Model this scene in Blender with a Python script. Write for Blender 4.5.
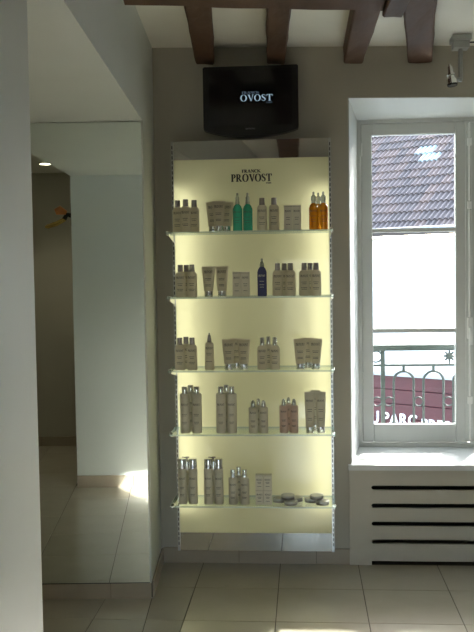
import bpy, bmesh, math, random
from mathutils import Vector, Matrix, noise
random.seed(4)
for o in list(bpy.data.objects): bpy.data.objects.remove(o, do_unlink=True)
SC = bpy.context.scene
COL = SC.collection

# ------------------------------------------------------------------ camera
F, YAW, PITCH, ROLL = 880.05, .0766, -.0487, -.0148
CAM = Vector((.1383, -4.4969, 1.5037))
fw = Vector((-math.sin(YAW)*math.cos(PITCH), math.cos(YAW)*math.cos(PITCH), math.sin(PITCH)))
r0 = Vector((math.cos(YAW), math.sin(YAW), 0)); u0 = r0.cross(fw)
rt = r0*math.cos(ROLL) + u0*math.sin(ROLL); up = u0*math.cos(ROLL) - r0*math.sin(ROLL)
cd = bpy.data.cameras.new('camera'); cam = bpy.data.objects.new('camera', cd); COL.objects.link(cam)
cd.sensor_fit = 'VERTICAL'; cd.sensor_height = 36; cd.lens = F*36/632; cd.clip_start = .05
cam.matrix_world = Matrix(((rt.x, up.x, -fw.x, CAM.x), (rt.y, up.y, -fw.y, CAM.y), (rt.z, up.z, -fw.z, CAM.z), (0, 0, 0, 1)))
SC.camera = cam

# ------------------------------------------------------------------ world, sun, exposure
W = bpy.data.worlds.new('world'); SC.world = W; W.use_nodes = True
wn = W.node_tree.nodes; wl = W.node_tree.links
sky = wn.new('ShaderNodeTexSky'); sky.sky_type = 'NISHITA'; sky.sun_disc = False
sky.sun_elevation = math.radians(33); sky.sun_rotation = math.radians(23); sky.dust_density = 2.0
wn['Background'].inputs[1].default_value = 1.75
hs = wn.new('ShaderNodeHueSaturation'); hs.inputs['Saturation'].default_value = .72
wl.new(sky.outputs[0], hs.inputs['Color']); wl.new(hs.outputs[0], wn['Background'].inputs[0])
SUNDIR = Vector((-.47, -1, -.677)).normalized()
sl = bpy.data.lights.new('sun', 'SUN'); sl.energy = 17.5; sl.angle = .009; sl.color = (1, .97, .92)
so = bpy.data.objects.new('sun', sl); COL.objects.link(so); so.rotation_euler = SUNDIR.to_track_quat('-Z', 'Y').to_euler(); so.location = (3, 6, 6)
vs = SC.view_settings; vs.view_transform = 'Standard'; vs.look = 'None'; vs.exposure = 0.33; vs.gamma = 1; vs.use_curve_mapping = False

# ------------------------------------------------------------------ helpers: measuring
def ray(px, py): return fw + rt*((px-237)/F) - up*((py-316)/F)
def at(px, py, Y):
    d = ray(px, py); return CAM + d*((Y-CAM.y)/d.y)
def at_z(px, py, z):
    d = ray(px, py); return CAM + d*((z-CAM.z)/d.z)
def at_plane(px, py, p, n):
    d = ray(px, py); return CAM + d*((p-CAM).dot(n)/d.dot(n))
# the left wall stands a little askew: u runs along it towards the viewer, v points into the passage
O2 = Vector((-.62, 0, 0)); SK = .070
U2 = Vector((SK, -1, 0)).normalized(); V2 = Vector((-1, -SK, 0)).normalized()
def L(a, b, z=0): return O2 + U2*a + V2*b + Vector((0, 0, z))

# ------------------------------------------------------------------ helpers: materials
MATS = {}
def nt(name):
    m = bpy.data.materials.new(name); m.use_nodes = True
    return m, m.node_tree.nodes, m.node_tree.links, m.node_tree.nodes['Principled BSDF']
def mat(name, col, rough=.5, metal=0, var=0, scale=8, bump=0, bscale=60, spec=.5, stretch=None, **kw):
    if name in MATS: return MATS[name]
    m, N, K, b = nt(name); MATS[name] = m
    b.inputs['Base Color'].default_value = (*col, 1); b.inputs['Roughness'].default_value = rough
    b.inputs['Metallic'].default_value = metal; b.inputs['Specular IOR Level'].default_value = spec
    for k, v in kw.items(): b.inputs[k].default_value = v
    if var or bump:
        tc = N.new('ShaderNodeTexCoord'); mp = N.new('ShaderNodeMapping'); K.new(tc.outputs['Object'], mp.inputs[0])
        if stretch: mp.inputs['Scale'].default_value = stretch
    if var:
        n = N.new('ShaderNodeTexNoise'); n.inputs['Scale'].default_value = scale; n.inputs['Detail'].default_value = 6
        K.new(mp.outputs[0], n.inputs[0])
        r = N.new('ShaderNodeValToRGB'); r.color_ramp.elements[0].position = .3; r.color_ramp.elements[1].position = .7
        r.color_ramp.elements[0].color = (*[c*(1-var) for c in col], 1); r.color_ramp.elements[1].color = (*[min(1, c*(1+var)) for c in col], 1)
        K.new(n.outputs['Fac'], r.inputs[0]); K.new(r.outputs[0], b.inputs['Base Color'])
    if bump:
        n2 = N.new('ShaderNodeTexNoise'); n2.inputs['Scale'].default_value = bscale; n2.inputs['Detail'].default_value = 4
        K.new(mp.outputs[0], n2.inputs[0]); bp = N.new('ShaderNodeBump'); bp.inputs['Strength'].default_value = bump; bp.inputs['Distance'].default_value = .01
        K.new(n2.outputs['Fac'], bp.inputs['Height']); K.new(bp.outputs[0], b.inputs['Normal'])
    return m
def emit(name, col, s):
    m, N, K, b = nt(name); MATS[name] = m
    b.inputs['Base Color'].default_value = (0, 0, 0, 1); b.inputs['Emission Color'].default_value = (*col, 1); b.inputs['Emission Strength'].default_value = s
    return m
def pane_mat(name, tint, refl, rough=0.0):
    m, N, K, b = nt(name); MATS[name] = m; N.remove(b)
    t = N.new('ShaderNodeBsdfTransparent'); t.inputs[0].default_value = (*tint, 1)
    g = N.new('ShaderNodeBsdfGlossy'); g.inputs['Roughness'].default_value = rough; g.inputs[0].default_value = (.95, 1, .97, 1)
    fr = N.new('ShaderNodeFresnel'); fr.inputs[0].default_value = 1.5
    mm = N.new('ShaderNodeMath'); mm.operation = 'MULTIPLY'; mm.inputs[1].default_value = refl; K.new(fr.outputs[0], mm.inputs[0])
    mx = N.new('ShaderNodeMixShader'); K.new(mm.outputs[0], mx.inputs[0]); K.new(t.outputs[0], mx.inputs[1]); K.new(g.outputs[0], mx.inputs[2])
    K.new(mx.outputs[0], N['Material Output'].inputs[0]); return m

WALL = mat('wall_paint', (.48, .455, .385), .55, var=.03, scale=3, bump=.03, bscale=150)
LEFTP = mat('left_wall_paint', (.73, .765, .735), .42, var=.02, scale=3, bump=.02, bscale=120)
CEIL = mat('ceiling_paint', (.86, .85, .78), .6, var=.03, scale=4)
WHITE = mat('window_paint', (.62, .63, .60), .35, var=.02)
REVEAL = mat('reveal_paint', (.62, .64, .64), .45, var=.02)
COVER = mat('cover_paint', (.56, .525, .45), .4, var=.02)
WOOD = mat('beam_wood', (.092, .045, .024), .65, var=.4, scale=7, bump=.5, bscale=22, stretch=(1, .25, 1))
GROUT = mat('grout', (.10, .085, .065), .8)
BASE = mat('baseboard_tile', (.42, .36, .28), .25, var=.06, scale=5)
CHROME = mat('chrome', (.75, .75, .74), .12, 1)
STEEL = mat('brushed_steel', (.60, .60, .58), .3, 1)
MIRROR = mat('mirror', (.86, .925, .90), .0, 1)
BAND = mat('mirror_band', (.50, .48, .43), .03, 1)
BLACK = mat('black_plastic', (.012, .012, .013), .25)
SCREEN = mat('tv_screen', (.008, .008, .010), .12)
DARKM = mat('dark_slot', (.02, .02, .02), .6)
INNER = mat('lightbox_inner', (.9, .9, .88), .6)
PANE = pane_mat('window_glass', (.97, .98, .98), .8)
SHELFG = pane_mat('shelf_glass', (.97, .988, .975), .45)
EDGEG = mat('glass_edge', (.70, .82, .74), .15, 0, **{'Transmission Weight': .35})
PRINT = mat('print_ink', (.03, .03, .03), .5)
INK = mat('label_ink', (.04, .035, .035), .5)

# tile floor: polished, colour varies a little from tile to tile
m, N, K, b = nt('floor_tile'); TILE = m
oi = N.new('ShaderNodeObjectInfo'); tc = N.new('ShaderNodeTexCoord'); ns = N.new('ShaderNodeTexNoise'); ns.inputs['Scale'].default_value = 6; ns.inputs['Detail'].default_value = 5
K.new(tc.outputs['Object'], ns.inputs[0])
mxv = N.new('ShaderNodeMath'); mxv.operation = 'MULTIPLY_ADD'; mxv.inputs[1].default_value = .5; K.new(oi.outputs['Random'], mxv.inputs[0]); K.new(ns.outputs['Fac'], mxv.inputs[2])
rp = N.new('ShaderNodeValToRGB'); rp.color_ramp.elements[0].position = .3; rp.color_ramp.elements[1].position = 1.2 if False else 1.0
rp.color_ramp.elements[0].color = (.46, .415, .315, 1); rp.color_ramp.elements[1].color = (.55, .505, .40, 1)
K.new(mxv.outputs[0], rp.inputs[0]); K.new(rp.outputs[0], b.inputs['Base Color']); b.inputs['Roughness'].default_value = .14; b.inputs['Specular IOR Level'].default_value = .6; b.inputs['Coat Weight'].default_value = .7; b.inputs['Coat Roughness'].default_value = .3

# ------------------------------------------------------------------ helpers: geometry
def link(o, parent=None):
    COL.objects.link(o)
    if parent is not None: o.parent = parent
    return o
def tag(o, label=None, cat=None, group=None, kind=None):
    if label: o['label'] = label
    if cat: o['category'] = cat
    if group: o['group'] = group
    if kind: o['kind'] = kind
    return o
def empty(name, loc, rz=0):
    o = bpy.data.objects.new(name, None); o.empty_display_size = .05; COL.objects.link(o); o.location = loc; o.rotation_euler = (0, 0, rz); return o
class MB:
    def __init__(s): s.bm = bmesh.new()
    def poly(s, vs): return s.bm.faces.new([s.bm.verts.new(v) for v in vs])
    def hexa(s, bot, top):
        n = len(bot); a = [s.bm.verts.new(v) for v in bot]; c = [s.bm.verts.new(v) for v in top]
        s.bm.faces.new(a[::-1]); s.bm.faces.new(c)
        for i in range(n): s.bm.faces.new((a[i], a[(i+1) % n], c[(i+1) % n], c[i]))
        return s
    def box(s, x0, x1, y0, y1, z0, z1):
        return s.hexa([(x0, y0, z0), (x1, y0, z0), (x1, y1, z0), (x0, y1, z0)], [(x0, y0, z1), (x1, y0, z1), (x1, y1, z1), (x0, y1, z1)])
    def prism(s, pts, z0, z1): return s.hexa([(p[0], p[1], z0) for p in pts], [(p[0], p[1], z1) for p in pts])
    def loft(s, prof, seg=20, ex=2.0):
        """prof: (z, rx, ry) rings from bottom to top; ex > 2 squares the section"""
        rings = []
        for z, rx, ry in prof:
            ring = []
            for i in range(seg):
                t = 2*math.pi*i/seg; c, q = math.cos(t), math.sin(t)
                ring.append(s.bm.verts.new((rx*math.copysign(abs(c)**(2/ex), c), ry*math.copysign(abs(q)**(2/ex), q), z)))
            rings.append(ring)
        for A, B in zip(rings, rings[1:]):
            for i in range(seg): s.bm.faces.new((A[i], A[(i+1) % seg], B[(i+1) % seg], B[i]))
        s.bm.faces.new(rings[0][::-1]); s.bm.faces.new(rings[-1]); return s
    def tube(s, pts, r, seg=8, closed=False):
        pts = [Vector(p) for p in pts]; n = len(pts); rings = []
        ref = None
        for i, p in enumerate(pts):
            if closed: t = (pts[(i+1) % n]-pts[i-1]).normalized()
            else: t = (pts[min(i+1, n-1)]-pts[max(i-1, 0)]).normalized()
            if ref is None: ref = Vector((0, 1, 0)) if abs(t.y) < .8 else Vector((1, 0, 0))
            e1 = t.cross(ref).normalized(); e2 = t.cross(e1)
            rr = r[i] if isinstance(r, (list, tuple)) else r
            rings.append([s.bm.verts.new(p+e1*rr*math.cos(2*math.pi*k/seg)+e2*rr*math.sin(2*math.pi*k/seg)) for k in range(seg)])
        for i in range(n if closed else n-1):
            A, B = rings[i], rings[(i+1) % n]
            for k in range(seg): s.bm.faces.new((A[k], A[(k+1) % seg], B[(k+1) % seg], B[k]))
        if not closed: s.bm.faces.new(rings[0][::-1]); s.bm.faces.new(rings[-1])
        return s
    def bevel(s, w, seg=2):
        bmesh.ops.bevel(s.bm, geom=list(s.bm.edges), offset=w, segments=seg, affect='EDGES', profile=.5, clamp_overlap=True); return s
    def mesh(s, name, m, smooth=False):
        bmesh.ops.recalc_face_normals(s.bm, faces=s.bm.faces[:])
        me = bpy.data.meshes.new(name); s.bm.to_mesh(me); s.bm.free()
        for x in (m if isinstance(m, (list, tuple)) else [m]): me.materials.append(x)
        if smooth:
            for p in me.polygons: p.use_smooth = True
            me.set_sharp_from_angle(angle=math.radians(40))
        return me
    def build(s, name, m, parent=None, smooth=False): return link(bpy.data.objects.new(name, s.mesh(name, m, smooth)), parent)
def struct(name, mb, m): return tag(mb.build(name, m), kind='structure')
def inst(name, me, parent=None, loc=(0, 0, 0)):
    o = link(bpy.data.objects.new(name, me), parent); o.location = loc; return o
def copy_tree(o, parent=None):
    c = o.copy(); link(c, parent)
    for ch in o.children: copy_tree(ch, c)
    return c

# ---- serif capitals, drawn as polygons in a unit-high box
def rect(x0, y0, x1, y1): return [[(x0, y0), (x1, y0), (x1, y1), (x0, y1)]]
def ring(cx, cy, rx, ry, tx, ty, a0=0, a1=360, n=18):
    out = []
    for i in range(n):
        A = math.radians(a0+(a1-a0)*i/n); B = math.radians(a0+(a1-a0)*(i+1)/n)
        out.append([(cx+rx*math.cos(A), cy+ry*math.sin(A)), (cx+rx*math.cos(B), cy+ry*math.sin(B)), (cx+(rx-tx)*math.cos(B), cy+(ry-ty)*math.sin(B)), (cx+(rx-tx)*math.cos(A), cy+(ry-ty)*math.sin(A))])
    return out
def sweep(pts):
    out = []; E = []
    for i, (x, y, w) in enumerate(pts):
        a = pts[max(i-1, 0)]; c = pts[min(i+1, len(pts)-1)]; dx, dy = c[0]-a[0], c[1]-a[1]; l = math.hypot(dx, dy) or 1
        E.append(((x-dy/l*w/2, y+dx/l*w/2), (x+dy/l*w/2, y-dx/l*w/2)))
    for A, B in zip(E, E[1:]): out.append([A[0], A[1], B[1], B[0]])
    return out
stem = lambda x: rect(x, 0, x+.19, 1) + rect(x-.08, 0, x+.27, .05) + rect(x-.08, .95, x+.2, 1)
bowl = ring(.32, .73, .32, .27, .17, .06, -90, 90) + rect(.2, .94, .33, 1) + rect(.2, .46, .33, .52)
GL = {
 'P': (stem(.08)+bowl, .68),
 'R': (stem(.08)+bowl+[[(.3, .49), (.47, .49), (.84, .0), (.62, .0)]]+rect(.62, 0, .9, .04), .88),
 'O': (ring(.45, .5, .45, .53, .19, .055), .92),
 'V': ([[(.06, 1), (.28, 1), (.53, 0), (.44, 0)], [(.70, 1), (.77, 1), (.53, 0), (.46, 0)]]+rect(0, .95, .36, 1)+rect(.6, .95, .86, 1), .84),
 'S': (sweep([(.52, .72, .05), (.50, .86, .05), (.40, .95, .06), (.26, .97, .07), (.13, .90, .11), (.10, .76, .16), (.18, .62, .18), (.32, .51, .19), (.46, .40, .18), (.52, .26, .16), (.48, .12, .11), (.34, .03, .07), (.18, .04, .06), (.08, .14, .05), (.05, .30, .05)]), .64),
 'T': (rect(.32, 0, .51, 1)+rect(.22, 0, .61, .05)+rect(.03, .94, .8, 1)+[[(.03, .94), (.03, .70), (.07, .70), (.14, .94)], [(.8, .94), (.8, .70), (.76, .70), (.69, .94)]], .84),
 'F': (stem(.08)+rect(.2, .94, .62, 1)+rect(.2, .47, .45, .53)+[[(.62, .94), (.62, .72), (.58, .72), (.5, .94)]], .66),
 'A': ([[(.36, 1), (.46, 1), (.14, 0), (.08, 0)], [(.36, 1), (.50, 1), (.86, 0), (.65, 0)]]+rect(.2, .30, .66, .36)+rect(0, 0, .25, .05)+rect(.58, 0, .94, .05), .94),
 'N': (rect(.08, 0, .15, 1)+rect(.74, 0, .81, 1)+[[(.08, 1), (.28, 1), (.81, 0), (.66, 0)]]+rect(0, 0, .26, .05)+rect(.62, .95, .9, 1), .92),
 'C': (ring(.45, .5, .45, .53, .19, .055, 45, 315)+rect(.72, .62, .77, .95), .82),
 'K': (stem(.08)+[[(.25, .45), (.34, .52), (.78, 1), (.70, 1)], [(.34, .6), (.44, .66), (.92, 0), (.70, 0)]]+rect(.62, .95, .9, 1)+rect(.62, 0, .96, .05), .96),
 'I': (stem(.08), .4),
}
def word(txt, h, x0=0, z0=0, centred=False, gap=.04):
    """list of 2-D polygons of a word with cap height h"""
    wtot = sum(GL[c][1]+gap for c in txt)*h - gap*h
    x = x0 - (wtot/2 if centred else 0); out = []
    for c in txt:
        for p in GL[c][0]: out.append([(x+q[0]*h, z0+q[1]*h) for q in p])
        x += (GL[c][1]+gap)*h
    return out
def text_mesh(txt, size, bold=0.0, ext=.004, sc=1.0):
    cu = bpy.data.curves.new('t', 'FONT'); cu.body = txt; cu.size = size; cu.offset = bold; cu.extrude = ext; cu.resolution_u = 3; cu.space_character = sc
    o = bpy.data.objects.new('t', cu); COL.objects.link(o); dg = bpy.context.evaluated_depsgraph_get()
    me = bpy.data.meshes.new_from_object(o.evaluated_get(dg)); bpy.data.objects.remove(o); me.materials.clear(); return me

# ================================================================== THE ROOM
YX0 = .62; SOF = 2.20; ZC = 2.655; AM = .508; AP = 2.67; BP = .75; HALLZ = 2.40; AH = 4.2
xy = lambda *ab: [tuple(L(a, b)[:2]) for a, b in ab]
# floor with tiles
fl = struct('floor', MB().box(-3.8, 2.6, -7, YX0, -.15, -.004), GROUT)
T = .40; GJ = .0035
def clip(poly, p, n):
    out = []
    for i, A in enumerate(poly):
        B = poly[(i+1) % len(poly)]; da = (Vector(A)-p).dot(n); db = (Vector(B)-p).dot(n)
        if da >= 0: out.append(A)
        if (da >= 0) != (db >= 0): t = da/(da-db); out.append((A[0]+(B[0]-A[0])*t, A[1]+(B[1]-A[1])*t))
    return out
def tile_mesh(pts):
    mb = MB(); c = Vector((sum(p[0] for p in pts)/len(pts), sum(p[1] for p in pts)/len(pts)))
    inner = [tuple(c+(Vector(p)-c)*(1-.004)) for p in pts]
    a = [mb.bm.verts.new((*p, -.004)) for p in pts]; q = [mb.bm.verts.new((*p, -.0008)) for p in pts]; t = [mb.bm.verts.new((*p, 0)) for p in inner]; n = len(pts)
    for A, B in ((a, q), (q, t)):
        for i in range(n): mb.bm.faces.new((A[i], A[(i+1) % n], B[(i+1) % n], B[i]))
    mb.bm.faces.new(t); return mb.mesh('floor_tile', TILE)
s_ = T/2-GJ/2
FULL = tile_mesh([(-s_, -s_), (s_, -s_), (s_, s_), (-s_, s_)])
o2 = O2.to_2d(); u2 = U2.to_2d(); v2 = V2.to_2d()
def ab(p): q = Vector(p)-o2; return q.dot(u2), q.dot(v2)
ntile = 0
for i in range(-8, 6):
    for j in range(-1, 17):
        cx = i*T+T/2; cy = -.3711-j*T-T/2
        sq = [(cx-s_, cy-s_), (cx+s_, cy-s_), (cx+s_, cy+s_), (cx-s_, cy+s_)]
        for reg in (0, 1):
            p = clip(sq, Vector((0, -.012)), Vector((0, -1)))
            p = clip(p, o2+v2*(-.0018 if reg == 0 else .0018), -v2 if reg == 0 else v2) if p else p
            if reg == 1:
                for pt, n_ in ((o2+u2*AM, u2), (o2+u2*AH, -u2), (o2+v2*2.4, -v2)): p = clip(p, pt, n_) if len(p) > 2 else []
                a_, b_ = ab((cx, cy))
                if a_ > AP+.1 and b_ < BP-.1: p = []
            if len(p) < 3: continue
            ar = abs(sum(p[k][0]*p[(k+1) % len(p)][1]-p[(k+1) % len(p)][0]*p[k][1] for k in range(len(p))))/2
            if ar < .0006: continue
            if reg == 0 and cy < -6: continue
            if ar > 4*s_*s_-1e-4: inst('floor_tile', FULL, fl, (cx, cy, 0))
            else: inst('floor_tile', tile_mesh([(q[0]-cx, q[1]-cy) for q in p]), fl, (cx, cy, 0))
            ntile += 1
print('tiles', ntile)
# walls
XI0, XI1, XO0, XO1 = .366, 1.728, .434, 1.66      # window opening inside / at the frame
ZI0, ZI1, ZO1 = .518, 2.376, 2.338; HD = .034; YF = .44; YX = .62
wb = MB()
wb.prism([(-3.8, 0), (XI0, 0), (XO0, YF), (XO0, YX), (-3.8, YX)], -.15, 2.75)
wb.prism([(XI1, 0), (2.6, 0), (2.6, YX), (XO1, YX), (XO1, YF)], -.15, 2.75)
wb.hexa([(XI0, 0, ZI1), (XI0, YF, ZO1), (XI0, YX, ZO1), (XI0, YX, 2.75), (XI0, 0, 2.75)], [(XI1, 0, ZI1-HD), (XI1, YF, ZO1), (XI1, YX, ZO1), (XI1, YX, 2.75), (XI1, 0, 2.75)])
wb.box(XI0, XI1, .28, YX, -.15, ZI0-.035)
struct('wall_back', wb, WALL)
rv = MB(); e = .003      # pale painted lining of the embrasure
rv.hexa([(XI0, 0, ZI0), (XI0+e*2, -.001, ZI0), (XO0+e, YF, ZI0), (XO0, YF, ZI0)], [(XI0, 0, ZI1), (XI0+e*2, -.001, ZI1-e), (XO0+e, YF, ZO1-e), (XO0, YF, ZO1)])
rv.hexa([(XI1, 0, ZI0), (XI1-e*2, -.001, ZI0), (XO1-e, YF, ZI0), (XO1, YF, ZI0)], [(XI1, 0, ZI1-HD), (XI1-e*2, -.001, ZI1-HD-e), (XO1-e, YF, ZO1-e), (XO1, YF, ZO1)])
rv.hexa([(XI0, 0, ZI1), (XI1, 0, ZI1-HD), (XO1, YF, ZO1), (XO0, YF, ZO1)], [(XI0, -.001, ZI1-e), (XI1, -.001, ZI1-HD-e), (XO1, YF, ZO1-e), (XO0, YF, ZO1-e)])
struct('trim_1', rv, REVEAL)
wl_ = MB()
wl_.prism(xy((.0, 0), (AM, 0), (AM, 3.1), (.22, 3.1)), -.15, 2.75)
wl_.prism(xy((AM, 0), (AP, 0), (AP, BP), (AM, BP)), SOF, 2.75)
wl_.prism(xy((AP, 0), (7.0, 0), (7.0, BP), (AP, BP)), -.15, 2.75)
struct('wall_left', wl_, LEFTP)
struct('wall_passage_end', MB().prism(xy((AH, BP), (AH+.15, BP), (AH+.15, 2.5), (AH, 2.5)), -.15, 2.75), WALL)
struct('wall_passage_side', MB().prism(xy((AM, 2.4), (AH, 2.4), (AH, 2.55), (AM, 2.55)), -.15, 2.75), WALL)
struct('ceiling_passage', MB().prism(xy((AM, BP), (AH, BP), (AH, 2.4), (AM, 2.4)), HALLZ, 2.75), CEIL)
struct('wall_right', MB().box(2.6, 2.75, -7, YX, -.15, 2.75), WALL)
wn_ = MB()
for x0_, x1_, z0_, z1_ in ((-1.6, -.28, -.15, 2.75), (1.02, 2.75, -.15, 2.75), (-.28, 1.02, -.15, .12), (-.28, 1.02, 1.72, 2.75)): wn_.box(x0_, x1_, -7.15, -7, z0_, z1_)
struct('wall_near', wn_, WALL)
def added_window(name, loc, rz, w, h):
    r = empty(name, loc, rz); r['kind'] = 'structure'
    for x in (-w/2+.03, w/2-.03, 0): MB().box(x-.03, x+.03, .05, .11, 0, h).build('stile', WHITE, r)
    for s in (-1, 1):
        for z in (.03, h*.36, h*.68, h-.03): MB().box(min(s*.03, s*(w/2-.06)), max(s*.03, s*(w/2-.06)), .055, .105, z-.025, z+.025).build('rail', WHITE, r)
        MB().box(min(s*.03, s*(w/2-.06)), max(s*.03, s*(w/2-.06)), .078, .082, .05, h-.05).build('pane', PANE, r)
added_window('added_window_2', (.37, -7, .12), math.pi, 1.30, 1.60)  # unseen window added behind the camera to light the product fronts
TILT = .027
def zt_(x): return -TILT*(x+.62)
_c = [(-.70, 0), (2.6, 0), (2.6, -7), (-.3, -7)]
struct('ceiling', MB().hexa([(x, y, ZC+zt_(x)) for x, y in _c], [(x, y, 2.75) for x, y in _c]), CEIL)

# baseboards, laid as cut tiles
def baseboard(name, pts, joints, h=.08, th=.012):
    """pts: two ends on the wall; the tiles stand to the right-hand side of the direction"""
    A, B = Vector(pts[0]), Vector(pts[1]); d = (B-A).normalized(); n = Vector((d.y, -d.x)); ln = (B-A).length
    o = struct(name, MB().hexa([(*A, 0), (*B, 0), (*(B+n*.004), 0), (*(A+n*.004), 0)], [(*A, h-.003), (*B, h-.003), (*(B+n*.004), h-.003), (*(A+n*.004), h-.003)]), GROUT)
    cuts = [0]+[j for j in joints if .01 < j < ln-.01]+[ln]
    for s, t in zip(cuts, cuts[1:]):
        p, q = A+d*(s+.0012), A+d*(t-.0012)
        mb = MB().hexa([(*(p+n*.004), 0), (*(q+n*.004), 0), (*(q+n*th), 0), (*(p+n*th), 0)], [(*(p+n*.004), h), (*(q+n*.004), h), (*(q+n*th), h-.002), (*(p+n*th), h-.002)])
        mb.build('baseboard_tile', BASE, o)
rng = lambda s, n: [s+.4*k for k in range(n)]
l2 = lambda a, b: tuple(L(a, b)[:2])
baseboard('baseboard_back', [(-.61, 0), (XI0-.004, 0)], rng(.396, 3))
baseboard('baseboard_left', [l2(AM, 0), l2(.012, 0)], rng(.3, 3), h=.078)
baseboard('baseboard_mirror', [l2(AM, 2.39), l2(AM, 0)], [2.39-.19-.4*k for k in range(5, -1, -1)], h=.072)
baseboard('baseboard_pier', [l2(AP, 0), l2(AP, BP)], rng(.35, 2), h=.085)
baseboard('baseboard_pier_side', [l2(7, 0), l2(AP, 0)], rng(.2, 11), h=.085)
baseboard('baseboard_passage', [l2(AH, BP), l2(AH, 2.39)], rng(.2, 5), h=.085)
baseboard('baseboard_right', [(2.6, 0), (2.6, -7)], rng(.3, 17))

# ------------------------------------------------------------------ beams
def beam(name, P, Q, w, zb, zt, label, skewend=0, seg=9, cat='beam', group=None, wq=None):
    P, Q = Vector(P), Vector(Q); d = (Q-P); ln = d.length; d.normalize(); n = Vector((-d.y, d.x)); mb = MB(); rings = []
    sd = random.random()*50
    wq = wq or w
    for k in range(seg+1):
        t = k/seg; c = P+d*ln*t; ww = w+(wq-w)*t
        ring_ = []
        for (sx, sz) in ((-1, 0), (-.85, -.0), (0, 0), (.85, 0), (1, .0), (1, .5), (1, 1), (-1, 1), (-1, .5)):
            j = noise.noise(Vector((t*ln*5+sd, sx*2, sz*3)))*.008
            x = sx*ww/2 + (j if abs(sx) == 1 and sz < 1 else 0); z = zb+(zt-zb)*sz
            if sz == 0: z += (.006 if abs(sx) == 1 else 0) + j*.7
            pt = c+n*x; ring_.append(mb.bm.verts.new((pt.x, pt.y, z+zt_(pt.x))))
        rings.append(ring_)
    m_ = len(rings[0])
    for A, B in zip(rings, rings[1:]):
        for k in range(m_): mb.bm.faces.new((A[k], A[(k+1) % m_], B[(k+1) % m_], B[k]))
    mb.bm.faces.new(rings[0]); mb.bm.faces.new(rings[-1][::-1])
    o = mb.build(name, WOOD); return tag(o, label, cat, group)
ZJ = 2.570
def joist(pe, pn, w, wq, label):
    A = at(pe[0], pe[1], 0).to_2d(); B = at_z(pn[0], pn[1], ZJ+zt_(A.x)).to_2d(); d = (B-A)/abs(B.y)
    end = A+d*JE(A+d)
    beam('ceiling_joist', (A.x, -.002), end, w, ZJ, ZC-.001, label, group='ceiling joists above the display', wq=wq)
CB0 = L(1.10, .0).to_2d(); cbd = Vector((1, .115)).normalized(); cbn = Vector((cbd.y, -cbd.x))
def JE(p): return max(.6, -(CB0.y+.115*(p.x-CB0.x))-.003)
joist((205, 62), (197.5, 7), .094, .108, 'dark wooden ceiling joist above the left half of the television')
joist((276, 61), (279, 7), .092, .10, 'dark wooden ceiling joist above the right half of the television')
joist((353, 63), (368, 9), .098, .11, 'dark slanting wooden joist left of the window top')
A = at(420, 63, 0).to_2d(); B = at_z(419, 0, ZJ+zt_(A.x)).to_2d(); d = (B-A)/abs(B.y)
beam('ceiling_joist', (A.x, -.002), A+d*1.7, .117, ZJ, ZC-.001, 'wide dark wooden joist between slanting joist and spotlight', group='ceiling joists above the display', wq=.14)
cbl = (at_z(385, 8, 2.55).x-CB0.x)/cbd.x
beam('cross_beam', CB0+cbd*.006+cbn*.10, CB0+cbd*cbl+cbn*.10, .20, 2.539, ZC-.001, 'long dark wooden cross beam along the top carrying the joists', seg=14)
g = at(394, 17, -1.02)
beam('beam_stub', (g.x-.005, -1.02), (g.x+.03, -2.4), .078, g.z-zt_(g.x), ZC-.001, 'short brown beam end beside the wide joist')
beam('rear_beam', (.04, -1.32), (-.02, -6.9), .17, 2.52, ZC-.001, 'dark beam reflected in the mirrored band above the lit panel', seg=20)

# ------------------------------------------------------------------ mirror in the passage
mr = empty('wall_mirror', L(AM, 1.2, .073)); mr.rotation_euler = (0, 0, math.atan(SK))
# local x runs right along the wall, local -y faces the room
MB().box(-1.1, 1.192, -.006, -.001, 0, SOF-.073-.004).build('mirror_glass', MIRROR, mr)
MB().box(-1.1, 1.192, -.001, 0, .0, SOF-.073-.004).build('backing', DARKM, mr)
MB().box(-1.1, 1.192, -.009, 0, -.004, 0).build('bottom_strip', DARKM, mr)
tag(mr, 'tall frameless mirror filling the passage end wall left of the display', 'mirror')

# downlight in the passage, seen in the mirror
dp = L(3.55, 1.115, HALLZ); dl = empty('recessed_downlight', dp); tag(dl, 'small lit recessed ceiling downlight reflected in the mirror', 'light')
MB().loft([(-.006, .050, .050), (-.006, .060, .060), (0, .062, .062)], 24).build('rim', STEEL, dl, True)
MB().loft([(-.0075, .034, .034), (-.006, .045, .045)], 24).build('lens', emit('downlight_glow', (1, .86, .6), 14), dl)
pl = bpy.data.lights.new('downlight_lamp', 'SPOT'); pl.energy = 14; pl.spot_size = 1.9; pl.spot_blend = .8; pl.color = (1, .85, .62); pl.shadow_soft_size = .04
po = bpy.data.objects.new('downlight_lamp', pl); link(po, dl); po.location = (0, 0, -.012)

# wall lamp at the pier's corner, seen in the mirror
wp = L(AP+.10, BP, 1.93); wlamp = empty('wall_lamp', wp); wlamp.rotation_euler = (0, 0, math.atan(SK)); wlamp.scale = (1.25, 1.25, 1.25); tag(wlamp, 'small black and amber wall lamp with a brass arm, reflected in the mirror', 'lamp')
AMB = mat('amber_shade', (.55, .20, .05), .3); BRASS = mat('brass', (.75, .55, .18), .22, 1)
MB().box(-.012, 0, -.03, .03, -.06, .07).bevel(.004).build('wall_plate', BLACK, wlamp)
MB().tube([(-.012, 0, .0), (-.04, 0, .005), (-.055, 0, -.02)], .014).build('bracket', BLACK, wlamp, True)
MB().tube([(-.04, .01, .015), (-.075, .02, .03), (-.10, .025, .02)], [.012, .026, .018], 12).build('shade', AMB, wlamp, True)
MB().tube([(-.05, 0, -.02), (-.10, .0, -.045), (-.15, 0, -.06), (-.165, 0, -.063)], [.012, .014, .013, .006], 10).build('arm', BRASS, wlamp, True)

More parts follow.
